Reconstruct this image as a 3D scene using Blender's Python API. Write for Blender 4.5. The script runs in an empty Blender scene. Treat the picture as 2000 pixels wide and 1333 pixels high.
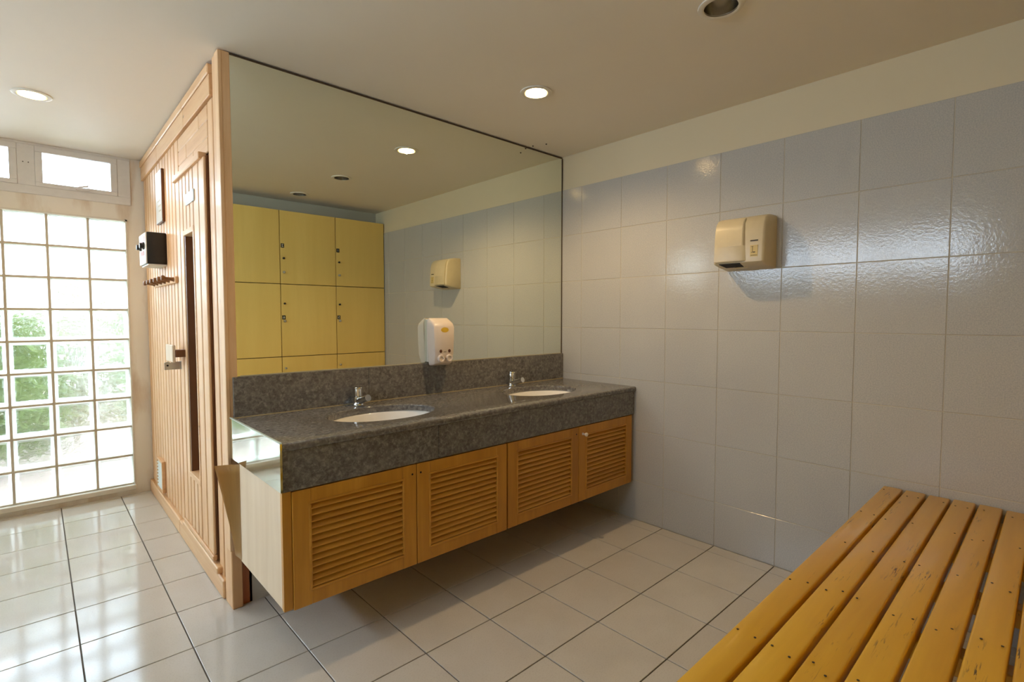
import bpy, bmesh, math, random
from mathutils import Vector, Matrix
random.seed(7)
PI = math.pi
scene = bpy.context.scene
COL = scene.collection

# ------------------------------------------------------------------ camera
cam_d = bpy.data.cameras.new('camera')
cam_d.sensor_width = 36.0
cam_d.lens = 36.0 * 1001.2 / 2000.0
cam_d.clip_start = 0.02
cam = bpy.data.objects.new('camera', cam_d)
cam.location = (-2.564, -2.289, 1.199)
cam.rotation_euler = (PI / 2 - 0.0476, 0.0, -0.7492)
COL.objects.link(cam)
scene.camera = cam

# ------------------------------------------------------------------ world, exposure
SKY = 13.5
LAMP_W = 27.0
world = bpy.data.worlds.new('overcast_sky')
scene.world = world
world.use_nodes = True
wn = world.node_tree.nodes
wn['Background'].inputs['Color'].default_value = (0.73, 0.90, 1.08, 1)
wn['Background'].inputs['Strength'].default_value = SKY
vs = scene.view_settings
vs.view_transform = 'Standard'
vs.look = 'None'
vs.exposure = 0.35
vs.gamma = 1.0
vs.use_curve_mapping = False
cy = scene.cycles
cy.max_bounces = 10
cy.diffuse_bounces = 5
cy.glossy_bounces = 5
cy.transmission_bounces = 7
cy.use_adaptive_sampling = True
cy.adaptive_threshold = 0.05
cy.transparent_max_bounces = 16
cy.sample_clamp_indirect = 6.0
cy.use_denoising = True
cy.caustics_reflective = True
cy.caustics_refractive = True

def portal(name, loc, rot, sx, sy):            # guides sky sampling through a window opening
    l = bpy.data.lights.new(name, 'AREA')
    l.shape = 'RECTANGLE'; l.size = sx; l.size_y = sy
    l.cycles.is_portal = True
    o = bpy.data.objects.new(name, l); o.location = loc; o.rotation_euler = rot
    COL.objects.link(o)
portal('window_portal', (-3.18, 2.14, 1.15), (-PI / 2, 0, 0), 2.3, 2.2)
portal('fill_window_portal', (-4.46, -0.5, 1.85), (0, -PI / 2, 0), 0.6, 2.6)

# ------------------------------------------------------------------ room dimensions (metres)
CEIL = 2.24
TILE = 0.30
GX, GY = -0.081, -0.183          # floor joint offsets
YW = 1.96                        # window wall face
YB = -2.87                       # wall behind the lockers
XL = -4.30                       # left wall face
XS = -2.0                        # timber wall face
MIRY = -0.018                    # mirror face
CT = 0.79                        # countertop height

# ------------------------------------------------------------------ material helpers
class NT:
    def __init__(s, name):
        m = bpy.data.materials.new(name); m.use_nodes = True
        s.m = m; s.t = m.node_tree; s.n = s.t.nodes; s.l = s.t.links
        s.b = s.n['Principled BSDF']; s.out = s.n['Material Output']
    def add(s, typ, **kw):
        nd = s.n.new(typ)
        for k, v in kw.items():
            if k.startswith('i_'):
                nd.inputs[k[2:].replace('_', ' ')].default_value = v
            else:
                setattr(nd, k, v)
        return nd
    def link(s, a, b): s.l.new(a, b)
    def pos(s, scale=(1, 1, 1), rot=(0, 0, 0), obj=False, rand=0.0):
        if obj:
            c = s.add('ShaderNodeTexCoord').outputs['Object']
        else:
            c = s.add('ShaderNodeNewGeometry').outputs['Position']
        if rand:
            oi = s.add('ShaderNodeObjectInfo')
            mu = s.add('ShaderNodeMath', operation='MULTIPLY'); mu.inputs[1].default_value = rand
            s.link(oi.outputs['Random'], mu.inputs[0])
            ad = s.add('ShaderNodeVectorMath', operation='ADD')
            s.link(c, ad.inputs[0]); s.link(mu.outputs[0], ad.inputs[1]); c = ad.outputs[0]
        mp = s.add('ShaderNodeMapping')
        mp.inputs['Scale'].default_value = scale; mp.inputs['Rotation'].default_value = rot
        s.link(c, mp.inputs['Vector'])
        return mp.outputs['Vector']
    def noise(s, vec, scale, detail=4, rough=0.55, dist=0.0):
        nd = s.add('ShaderNodeTexNoise')
        nd.inputs['Scale'].default_value = scale; nd.inputs['Detail'].default_value = detail
        nd.inputs['Roughness'].default_value = rough; nd.inputs['Distortion'].default_value = dist
        s.link(vec, nd.inputs['Vector'])
        return nd.outputs['Fac']
    def ramp(s, fac, stops):
        r = s.add('ShaderNodeValToRGB'); cr = r.color_ramp
        while len(cr.elements) > 1: cr.elements.remove(cr.elements[-1])
        cr.elements[0].position = stops[0][0]; cr.elements[0].color = (*stops[0][1], 1)
        for p, c in stops[1:]:
            e = cr.elements.new(p); e.color = (*c, 1)
        s.link(fac, r.inputs['Fac'])
        return r.outputs['Color']
    def mix(s, fac, a, b, mode='MIX'):
        m = s.add('ShaderNodeMix', data_type='RGBA', blend_type=mode)
        for k, v in ((0, fac), (6, a), (7, b)):
            if hasattr(v, 'links'): s.link(v, m.inputs[k])
            else: m.inputs[k].default_value = v if k == 0 else (*v, 1)
        return m.outputs[2]
    def bump(s, h, strength=0.2, dist=0.01):
        b = s.add('ShaderNodeBump'); b.inputs['Strength'].default_value = strength
        b.inputs['Distance'].default_value = dist
        s.link(h, b.inputs['Height']); s.link(b.outputs['Normal'], s.b.inputs['Normal'])
        return b
    def color(s, c):
        if hasattr(c, 'links'): s.link(c, s.b.inputs['Base Color'])
        else: s.b.inputs['Base Color'].default_value = (*c, 1)
        return s
    def set(s, **kw):
        for k, v in kw.items(): s.b.inputs[k.replace('_', ' ')].default_value = v
        return s

def srgb(r, g, b):
    f = lambda v: (v / 255 / 12.92) if v / 255 <= 0.04045 else ((v / 255 + 0.055) / 1.055) ** 2.4
    return (f(r), f(g), f(b))

M = {}
def plain(name, c, rough=0.5, metal=0.0, **kw):
    t = NT(name); t.color(c); t.set(Roughness=rough, Metallic=metal)
    v = t.pos(); n = t.noise(v, 30)
    t.color(t.mix(n, tuple(x * 0.93 for x in c), tuple(min(1, x * 1.05) for x in c)))
    for k, v2 in kw.items(): t.set(**{k: v2})
    M[name] = t.m
    return t

def paint(name, c, dirt=0.12, rough=0.6, scale=3.0):
    t = NT(name); v = t.pos()
    n = t.noise(v, scale, 5); n2 = t.noise(v, 60, 3)
    col = t.mix(n, tuple(x * (1 - dirt) for x in c), c)
    t.color(col); t.set(Roughness=rough); t.bump(n2, 0.08, 0.003)
    M[name] = t.m

paint('ceiling_paint', srgb(236, 228, 216), 0.05, 0.7)
paint('cream_paint', srgb(224, 210, 178), 0.06, 0.6)
paint('grey_plaster', srgb(205, 203, 198), 0.10, 0.7)
paint('back_wall_paint', srgb(190, 186, 172), 0.08, 0.7)
paint('grout_floor', srgb(92, 82, 68), 0.15, 0.8)
paint('grout_wall', srgb(204, 194, 174), 0.10, 0.7)
paint('mortar', srgb(205, 196, 178), 0.08, 0.7)

def mk_window_wall():
    t = NT('stained_plaster'); v = t.pos((1, 1, 0.25))
    n = t.noise(v, 9, 5); n2 = t.noise(t.pos(), 2.0, 4)
    base = t.mix(n2, srgb(238, 231, 218), srgb(244, 239, 230))
    st = t.ramp(n, [(0.52, (0, 0, 0)), (0.72, (0.55, 0.55, 0.55))])
    t.color(t.mix(st, base, srgb(196, 164, 126))); t.set(Roughness=0.7)
    M['stained_plaster'] = t.m
mk_window_wall()

def mk_walltile():
    t = NT('wall_tile_glaze'); v = t.pos()
    n = t.noise(v, 7, 4); n2 = t.noise(v, 230, 2, 0.7)
    oi = t.add('ShaderNodeObjectInfo')
    a = t.mix(oi.outputs['Random'], srgb(182, 181, 178), srgb(190, 188, 184))
    b = t.mix(n, a, srgb(176, 175, 174))
    c = t.mix(t.ramp(n2, [(0.40, (0, 0, 0)), (0.62, (1, 1, 1))]), b, srgb(197, 194, 188))
    t.color(c); t.set(Roughness=0.13); t.b.inputs['IOR'].default_value = 1.5
    t.bump(t.noise(v, 85, 2), 0.10, 0.004)
    M['wall_tile'] = t.m
mk_walltile()

def mk_floortile():
    t = NT('floor_tile_glaze'); v = t.pos()
    n = t.noise(v, 5, 4); n2 = t.noise(v, 180, 2, 0.7)
    oi = t.add('ShaderNodeObjectInfo')
    a = t.mix(oi.outputs['Random'], srgb(204, 198, 190), srgb(211, 206, 198))
    b = t.mix(t.ramp(n, [(0.4, (0, 0, 0)), (0.75, (0.5, 0.5, 0.5))]), a, srgb(196, 189, 178))
    c = t.mix(t.ramp(n2, [(0.52, (0, 0, 0)), (0.7, (0.3, 0.3, 0.3))]), b, srgb(172, 164, 152))
    t.color(c); t.set(Roughness=0.11); t.bump(t.noise(v, 14, 2), 0.03, 0.004)
    M['floor_tile'] = t.m
mk_floortile()

def mk_granite():
    for nm, rough in (('granite_polished', 0.07), ('granite_face', 0.24), ('granite_gloss', 0.015)):
        t = NT(nm); v = t.pos()
        n = t.noise(v, 72, 6, 0.68, 0.3); n2 = t.noise(t.pos((1.0, 3.0, 2.0)), 12, 5, 0.6, 1.2)
        c = t.ramp(n, [(0.30, srgb(80, 77, 74)), (0.50, srgb(110, 107, 104)), (0.68, srgb(148, 145, 140))])
        c = t.mix(t.ramp(n2, [(0.45, (0, 0, 0)), (0.75, (0.5, 0.5, 0.5))]), c, srgb(140, 136, 131))
        t.color(c); t.set(Roughness=rough)
        M[nm] = t.m
mk_granite()

def wood(name, dark, mid, light, axis, freq=16.0, rough=0.38, knots=0.0, rand=7.0, coat=0.15):
    t = NT(name)
    sc = [1, 1, 1]; sc[axis] = 0.07
    v = t.pos(tuple(sc), rand=rand)
    n = t.noise(v, freq, 5, 0.6, 0.5); n2 = t.noise(v, freq * 5, 3, 0.6)
    c = t.ramp(n, [(0.30, dark), (0.50, mid), (0.70, light)])
    c = t.mix(t.ramp(n2, [(0.35, (0.35, 0.35, 0.35)), (0.6, (0, 0, 0))]), c, dark)
    oi = t.add('ShaderNodeObjectInfo')
    c = t.mix(t.ramp(oi.outputs['Random'], [(0, (0, 0, 0)), (1, (0.3, 0.3, 0.3))]), c, mid)
    if knots:
        vo = t.add('ShaderNodeTexVoronoi'); vo.inputs['Scale'].default_value = 1.0
        kv = t.pos(tuple(3.0 if i == axis else 8.0 for i in range(3)), rand=rand)
        t.link(kv, vo.inputs['Vector'])
        k = t.ramp(vo.outputs['Distance'], [(0.0, (1, 1, 1)), (knots, (0, 0, 0))])
        c = t.mix(k, c, tuple(x * 0.35 for x in dark))
    t.color(c); t.set(Roughness=rough); t.b.inputs['Coat Weight'].default_value = coat
    t.bump(n2, 0.08, 0.002)
    M[name] = t.m
    return t

wood('sauna_plank', srgb(210, 160, 110), srgb(228, 184, 136), srgb(238, 201, 158), 2, 14, rough=0.5, knots=0.05, coat=0.05)
wood('sauna_board', srgb(208, 158, 108), srgb(224, 180, 132), srgb(234, 198, 154), 1, 14, rough=0.5, knots=0.08, coat=0.05)
wood('sauna_shaded', srgb(88, 46, 16), srgb(106, 58, 22), srgb(122, 70, 30), 2, 12)  # darker than the planks: shade on door edges and reveal put into the colour
wood('sauna_backing', srgb(168, 92, 44), srgb(186, 108, 56), srgb(198, 122, 66), 2, 12)
wood('vanity_wood', srgb(178, 120, 30), srgb(198, 138, 40), srgb(212, 152, 52), 2, 10, 0.42)
wood('vanity_wood_h', srgb(178, 120, 30), srgb(198, 138, 40), srgb(212, 152, 52), 0, 10, 0.42)
wood('louver_wood', srgb(184, 124, 36), srgb(204, 144, 48), srgb(216, 158, 62), 0, 12, 0.45)
wood('plywood', srgb(214, 188, 154), srgb(226, 203, 172), srgb(234, 214, 186), 2, 9, 0.5, coat=0.05)
wood('peeled_veneer', srgb(176, 132, 66), srgb(196, 150, 80), srgb(208, 164, 94), 2, 9, 0.55, coat=0.0)
wood('locker_laminate', srgb(228, 192, 106), srgb(234, 199, 112), srgb(239, 205, 119), 2, 5, 0.45, coat=0.0)

def mk_bench():
    t = wood('bench_paint', srgb(200, 148, 30), srgb(218, 168, 40), srgb(228, 180, 56), 0, 8, 0.34, coat=0.25)
    # flaked, cracked patches with a shape of their own along the grain
    base = t.b.inputs['Base Color'].links[0].from_socket
    v1 = t.pos((1.4, 7, 4), rand=9.0); v2 = t.pos((9, 120, 40), rand=9.0)
    area = t.ramp(t.noise(v1, 2.2, 3), [(0.56, (0, 0, 0)), (0.68, (1, 1, 1))])
    crack = t.ramp(t.noise(v2, 1.6, 3, 0.6, 0.4), [(0.57, (0, 0, 0)), (0.62, (1, 1, 1))])
    f = t.mix(1.0, area, crack, 'MULTIPLY')
    t.color(t.mix(f, base, srgb(70, 50, 30)))
mk_bench()

plain('chrome', (0.75, 0.75, 0.74), 0.08, 1.0)
plain('brushed_steel', (0.55, 0.55, 0.53), 0.35, 1.0)
plain('aluminium_frame', srgb(230, 227, 224), 0.45, 0.0)
plain('white_ceramic', srgb(240, 236, 230), 0.08)
plain('white_plastic', srgb(232, 218, 208), 0.3)
plain('cream_plastic', srgb(212, 196, 160), 0.32)
plain('cream_plastic_dark', srgb(196, 172, 124), 0.4)
plain('black_plastic', srgb(30, 27, 25), 0.45)
plain('dark_hole', srgb(14, 12, 10), 0.7)
plain('white_enamel', srgb(225, 228, 226), 0.3)
plain('grey_label', srgb(190, 182, 158), 0.5)
plain('dark_print', srgb(62, 52, 40), 0.6)
plain('label_gold', srgb(208, 184, 120), 0.5)
plain('yellow_logo', srgb(230, 190, 60), 0.4)
plain('brown_window', srgb(96, 56, 36), 0.2)
plain('red_print', srgb(190, 90, 60), 0.5)
plain('white_print', srgb(236, 234, 226), 0.5)
plain('trim_white', srgb(226, 220, 208), 0.45)
plain('peg_wood', srgb(128, 84, 40), 0.5)
plain('dark_joint', srgb(70, 52, 20), 0.7)
plain('silicone', srgb(178, 160, 120), 0.5)
plain('soil', (0.24, 0.18, 0.14), 0.9)
plain('mirror_edge', srgb(206, 222, 212), 0.12)
plain('mirror_back', srgb(80, 64, 44), 0.6)

t = NT('mirror_silver'); t.color((0.88, 0.91, 0.80)); t.set(Metallic=1.0, Roughness=0.004); M['mirror'] = t.m
t = NT('mirror_dull_silver'); t.color((0.80, 0.86, 0.82)); t.set(Metallic=1.0, Roughness=0.05); M['mirror_dull'] = t.m
t = NT('reflector'); t.color((0.8, 0.78, 0.74)); t.set(Metallic=1.0, Roughness=0.18); M['reflector'] = t.m

def mk_emit(name, c, s):
    t = NT(name); t.color((0, 0, 0)); t.b.inputs['Emission Color'].default_value = (*c, 1)
    t.b.inputs['Emission Strength'].default_value = s; M[name] = t.m
mk_emit('lit_bulb', (1.0, 0.66, 0.27), 32.0)
plain('dead_bulb', srgb(210, 206, 198), 0.2)

def mk_pane():
    t = NT('clear_glass'); t.n.remove(t.b)
    tr = t.add('ShaderNodeBsdfTransparent'); gl = t.add('ShaderNodeBsdfGlossy'); gl.inputs['Roughness'].default_value = 0.02
    fr = t.add('ShaderNodeFresnel'); fr.inputs['IOR'].default_value = 1.45
    mx = t.add('ShaderNodeMixShader'); t.link(fr.outputs[0], mx.inputs[0]); t.link(tr.outputs[0], mx.inputs[1]); t.link(gl.outputs[0], mx.inputs[2])
    t.link(mx.outputs[0], t.out.inputs['Surface']); M['clear_glass'] = t.m
mk_pane()

def mk_block():
    # pressed wavy face of a glass block: part sees straight through, part is bent by the ripples
    t = NT('wavy_block_glass'); t.n.remove(t.b)
    v = t.pos((1, 1, 1), (0.0, 0.5, 0.0), rand=5.0)
    h = t.noise(v, 34, 3, 0.6, 1.5)
    bp = t.add('ShaderNodeBump'); bp.inputs['Strength'].default_value = 0.9; bp.inputs['Distance'].default_value = 0.012
    t.link(h, bp.inputs['Height'])
    rf = t.add('ShaderNodeBsdfRefraction'); rf.inputs['IOR'].default_value = 1.25; rf.inputs['Roughness'].default_value = 0.06
    t.link(bp.outputs[0], rf.inputs['Normal'])
    tr = t.add('ShaderNodeBsdfTransparent'); tr.inputs['Color'].default_value = (0.97, 0.99, 0.98, 1)
    mx = t.add('ShaderNodeMixShader'); mx.inputs[0].default_value = 0.5
    t.link(tr.outputs[0], mx.inputs[1]); t.link(rf.outputs[0], mx.inputs[2])
    gl = t.add('ShaderNodeBsdfGlossy'); gl.inputs['Roughness'].default_value = 0.1
    t.link(bp.outputs[0], gl.inputs['Normal'])
    m2 = t.add('ShaderNodeMixShader'); m2.inputs[0].default_value = 0.05
    t.link(mx.outputs[0], m2.inputs[1]); t.link(gl.outputs[0], m2.inputs[2])
    t.link(m2.outputs[0], t.out.inputs['Surface']); M['block_face'] = t.m
    t = NT('block_rim_glass'); t.n.remove(t.b)
    tl = t.add('ShaderNodeBsdfTranslucent'); tl.inputs['Color'].default_value = (0.95, 0.97, 0.96, 1)
    tr = t.add('ShaderNodeBsdfTransparent'); tr.inputs['Color'].default_value = (0.97, 0.99, 0.98, 1)
    mx = t.add('ShaderNodeMixShader'); mx.inputs[0].default_value = 0.6
    t.link(tr.outputs[0], mx.inputs[1]); t.link(tl.outputs[0], mx.inputs[2])
    t.link(mx.outputs[0], t.out.inputs['Surface']); M['block_rim'] = t.m
mk_block()

def mk_leaf(name, a, b):
    t = NT(name); n = t.noise(t.pos(), 6, 3)
    t.color(t.mix(n, a, b)); t.set(Roughness=0.6); M[name] = t.m
mk_leaf('leaf_green', (0.13, 0.20, 0.06), (0.26, 0.33, 0.11))
mk_leaf('leaf_dry', (0.38, 0.31, 0.19), (0.26, 0.27, 0.12))
mk_leaf('bark', srgb(110, 90, 70), srgb(140, 118, 92))

# ------------------------------------------------------------------ object helpers
def tag(o, label=None, cat=None, group=None, kind=None):
    if label: o['label'] = label
    if cat: o['category'] = cat
    if group: o['group'] = group
    if kind: o['kind'] = kind
    return o
def wloc(o):
    p = Vector((0, 0, 0))
    while o is not None:
        p += o.location; o = o.parent
    return p
def link(name, me, loc, parent=None):
    o = bpy.data.objects.new(name, me); COL.objects.link(o)
    loc = Vector(loc)
    if parent is not None:
        o.parent = parent; loc = loc - wloc(parent)
    o.location = loc
    return o
def empty(name, loc, parent=None):
    o = link(name, None, loc, parent); o.empty_display_size = 0.05
    return o
def finish(name, bm, mats, parent=None, smooth=False, origin=None):
    """bmesh in world coordinates -> one mesh object with its origin at the base centre"""
    bmesh.ops.recalc_face_normals(bm, faces=bm.faces[:])
    lo = Vector((min(v.co[i] for v in bm.verts) for i in range(3)))
    hi = Vector((max(v.co[i] for v in bm.verts) for i in range(3)))
    o = Vector(origin) if origin else Vector(((lo.x + hi.x) / 2, (lo.y + hi.y) / 2, lo.z))
    bmesh.ops.translate(bm, vec=-o, verts=bm.verts[:])
    me = bpy.data.meshes.new(name); bm.to_mesh(me); bm.free()
    for m in (mats if isinstance(mats, (list, tuple)) else [mats]): me.materials.append(M[m])
    if smooth:
        for p in me.polygons: p.use_smooth = True
        if smooth != 'all': me.set_sharp_from_angle(angle=math.radians(38))
    return link(name, me, o, parent)
def add_box(bm, x0, x1, y0, y1, z0, z1, bevel=0.0, seg=1, mi=0):
    x0, x1 = min(x0, x1), max(x0, x1); y0, y1 = min(y0, y1), max(y0, y1); z0, z1 = min(z0, z1), max(z0, z1)
    r = bmesh.ops.create_cube(bm, size=1.0)
    vs_ = r['verts']
    for v in vs_:
        v.co = Vector(((x0 + x1) / 2 + v.co.x * (x1 - x0), (y0 + y1) / 2 + v.co.y * (y1 - y0), (z0 + z1) / 2 + v.co.z * (z1 - z0)))
    fs = {f for v in vs_ for f in v.link_faces}
    for f in fs: f.material_index = mi
    if bevel:
        es = {e for v in vs_ for e in v.link_edges}
        bmesh.ops.bevel(bm, geom=list(es), offset=bevel, segments=seg, affect='EDGES', profile=0.5, material=-1)
def box(name, x0, x1, y0, y1, z0, z1, mat, parent=None, bevel=0.0, seg=1):
    bm = bmesh.new(); add_box(bm, x0, x1, y0, y1, z0, z1, bevel, seg)
    return finish(name, bm, mat, parent, smooth=bool(bevel and seg > 1))
def boxes(name, lst, mat, parent=None, bevel=0.0):
    bm = bmesh.new()
    for b in lst: add_box(bm, *b, bevel=bevel)
    return finish(name, bm, mat, parent)
_cache = {}
def shared_box(name, size, loc, mat, parent=None, bevel=0.0):
    """pieces of one size share their mesh; loc is the centre"""
    k = (name, tuple(round(s, 4) for s in size), mat, bevel)
    if k not in _cache:
        bm = bmesh.new(); add_box(bm, -size[0] / 2, size[0] / 2, -size[1] / 2, size[1] / 2, -size[2] / 2, size[2] / 2, bevel)
        bmesh.ops.recalc_face_normals(bm, faces=bm.faces[:])
        me = bpy.data.meshes.new(name); bm.to_mesh(me); bm.free(); me.materials.append(M[mat]); _cache[k] = me
    return link(name, _cache[k], loc, parent)
def lathe(bm, prof, axis_o, axis='z', n=24, sx=1.0, sy=1.0, mi=0, cap=True, frame=None):
    """prof: list of (radius, height)"""
    o = Vector(axis_o)
    if frame is None:
        frame = {'z': (Vector((1, 0, 0)), Vector((0, 1, 0)), Vector((0, 0, 1))),
                 'x': (Vector((0, 1, 0)), Vector((0, 0, 1)), Vector((1, 0, 0))),
                 'y': (Vector((0, 0, 1)), Vector((1, 0, 0)), Vector((0, 1, 0)))}[axis]
    u, v, w = frame
    rings = []
    for r, h in prof:
        rings.append([bm.verts.new(o + u * (r * sx * math.cos(2 * PI * i / n)) + v * (r * sy * math.sin(2 * PI * i / n)) + w * h) for i in range(n)])
    for a, b in zip(rings, rings[1:]):
        for i in range(n):
            f = bm.faces.new((a[i], a[(i + 1) % n], b[(i + 1) % n], b[i])); f.material_index = mi
    if cap:
        for rg in (rings[0], rings[-1]):
            f = bm.faces.new(rg); f.material_index = mi
def dirframe(d):
    w = Vector(d).normalized(); u = w.cross(Vector((0, 0, 1)))
    if u.length < 1e-4: u = Vector((1, 0, 0))
    u.normalize(); return (u, w.cross(u), w)
def tube(bm, a, b, r0, r1=None, n=16, mi=0):
    a, b = Vector(a), Vector(b); r1 = r0 if r1 is None else r1
    lathe(bm, [(r0, 0), (r1, (b - a).length)], a, n=n, mi=mi, frame=dirframe(b - a))
def extrude_poly(bm, pts, vec, mi=0):
    a = [bm.verts.new(Vector(p)) for p in pts]; b = [bm.verts.new(Vector(p) + Vector(vec)) for p in pts]
    bm.faces.new(a).material_index = mi; bm.faces.new(b[::-1]).material_index = mi
    for i in range(len(a)):
        bm.faces.new((a[i], a[(i + 1) % len(a)], b[(i + 1) % len(a)], b[i])).material_index = mi
def text_mesh(name, s, size, mat, loc, rot, parent, depth=0.0006):
    cu = bpy.data.curves.new(name, 'FONT'); cu.body = s; cu.size = size; cu.extrude = depth
    cu.align_x = 'CENTER'; cu.align_y = 'CENTER'; cu.resolution_u = 3
    tmp = bpy.data.objects.new(name, cu); COL.objects.link(tmp)
    me = bpy.data.meshes.new_from_object(tmp.evaluated_get(bpy.context.evaluated_depsgraph_get()))
    bpy.data.objects.remove(tmp); bpy.data.curves.remove(cu)
    me.materials.clear(); me.materials.append(M[mat])
    o = link(name, me, loc, parent); o.rotation_euler = rot
    return o

# ================================================================== SETTING
# ---- floor: base + every tile
floor = box('floor', XL - 0.1, 0.1, YB - 0.1, YW + 0.1, -0.08, -0.004, 'grout_floor')
tag(floor, 'beige glazed square floor tiles with dark joints', None, None, 'structure')
J = 0.0045
def cuts(start, lo, hi):
    c = [start]
    while c[-1] + TILE < hi - 1e-3: c.append(c[-1] + TILE)
    while c[0] - TILE > lo + 1e-3: c.insert(0, c[0] - TILE)
    return [lo] + [x for x in c if lo < x < hi] + [hi]
xs = cuts(GX, XL, 0.0); ys = cuts(GY, YB, YW)
for i in range(len(xs) - 1):
    for j in range(len(ys) - 1):
        x0, x1, y0, y1 = xs[i] + J / 2, xs[i + 1] - J / 2, ys[j] + J / 2, ys[j + 1] - J / 2
        if x0 > -1.9 and y0 > 0.05: continue                    # inside the sauna: bare screed
        if y1 < -2.42 and x0 > -1.99: continue                  # under the lockers
        o = shared_box('floor_tile', (x1 - x0, y1 - y0, 0.008), ((x0 + x1) / 2, (y0 + y1) / 2, -0.004), 'floor_tile', floor, 0.001)
        o.rotation_euler = (random.uniform(-1, 1) * 0.0012, random.uniform(-1, 1) * 0.0012, 0)

# ---- right wall: plaster band above, tiles below
wall_r = box('wall_right', 0.004, 0.12, YB - 0.1, 0.1, -0.08, CEIL + 0.2, 'cream_paint')
tag(wall_r, 'right wall of blue grey tiles under a cream plaster band', None, None, 'structure')
ZT = 2.026; HT = 0.2989
box('grout_bed', 0.0020, 0.0045, YB, 0.0, 0.0, ZT, 'grout_wall', wall_r)
zs = [ZT - HT * k for k in range(7)] + [0.0]
ysw = cuts(GY, YB, -0.001)
JW = 0.0030
for j in range(len(ysw) - 1):
    y0, y1 = ysw[j] + JW / 2, ysw[j + 1] - JW / 2
    if y1 < -2.45: continue
    for k in range(7):
        z1, z0 = zs[k] - JW / 2, zs[k + 1] + JW / 2
        o = shared_box('wall_tile', (0.008, y1 - y0, z1 - z0), (0.004, (y0 + y1) / 2, (z0 + z1) / 2), 'wall_tile', wall_r, 0.001)
        o.rotation_euler = (0, random.uniform(-1, 1) * 0.003, random.uniform(-1, 1) * 0.003)

# ---- wall carrying the mirror
wall_b = box('wall_back', XS + 0.06, 0.004, 0.0, 0.10, -0.08, CEIL + 0.2, 'grey_plaster')
tag(wall_b, 'pale plaster wall behind the mirror and vanity', None, None, 'structure')

# ---- wall behind the lockers with the bulkhead above them
wall_f = boxes('wall_front', [(XL - 0.1, 0.1, YB - 0.1, YB, -0.08, CEIL + 0.2), (-1.99, 0.004, YB, -2.54, 2.125, CEIL + 0.1)], 'back_wall_paint')
tag(wall_f, 'grey painted wall and bulkhead above the lockers', None, None, 'structure')

# ---- ceiling with round cut-outs for the downlights
LAMPS = [(-0.826, -0.585, True), (-2.54, 1.04, True), (-0.845, -1.47, False), (-0.885, -2.2, False)]
RC = 0.057
bm = bmesh.new()
def ring(pts):
    v = [bm.verts.new(p) for p in pts]
    return [bm.edges.new((v[i], v[(i + 1) % len(v)])) for i in range(len(v))]
ed = ring([(XL - 0.1, YB - 0.1, CEIL), (0.1, YB - 0.1, CEIL), (0.1, YW + 0.15, CEIL), (XL - 0.1, YW + 0.15, CEIL)])
for x, y, on_ in LAMPS:
    ed += ring([(x + RC * math.cos(a * PI / 16), y + RC * math.sin(a * PI / 16), CEIL) for a in range(32)])
bmesh.ops.triangle_fill(bm, use_beauty=True, use_dissolve=False, edges=ed)
add_box(bm, XL - 0.12, 0.12, YB - 0.12, YW + 0.3, CEIL + 0.20, CEIL + 0.28)
ceiling = finish('ceiling', bm, 'ceiling_paint')
tag(ceiling, 'plain off white painted ceiling', None, None, 'structure')

for x_, y_ in ((-0.307, 0.0 - 0.05), (-0.273, -0.129)):
    bm = bmesh.new(); lathe(bm, [(0.004, 0), (0.005, -0.003), (0.002, -0.006)], (x_, y_, CEIL - 0.0002), n=10)
    finish('screw', bm, 'dark_print', ceiling)

# ---- window wall
BP = 0.1965; BX1 = -2.1; BZ0 = 0.066; NC, NR = 11, 9
BX0 = BX1 - NC * BP; BZ1 = BZ0 + NR * BP
CZ0 = 1.935
wall_w = boxes('wall_window', [
    (XL - 0.1, 0.1, YW, YW + 0.15, -0.08, BZ0 - 0.012),
    (BX1, 0.1, YW, YW + 0.15, BZ0 - 0.012, CEIL + 0.2),
    (XL - 0.1, BX0, YW, YW + 0.15, BZ0 - 0.012, CEIL + 0.2),
    (BX0, BX1, YW, YW + 0.15, BZ1, CZ0),
    (BX0, BX1, YW + 0.02, YW + 0.15, CEIL - 0.005, CEIL + 0.2)], 'stained_plaster')
tag(wall_w, 'cream plaster wall with rust stains around the windows', None, None, 'structure')
box('window_sill', BX0, BX1 + 0.004, YW - 0.022, YW + 0.03, 0.032, BZ0 - 0.002, 'trim_white', wall_w, 0.003)

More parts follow.
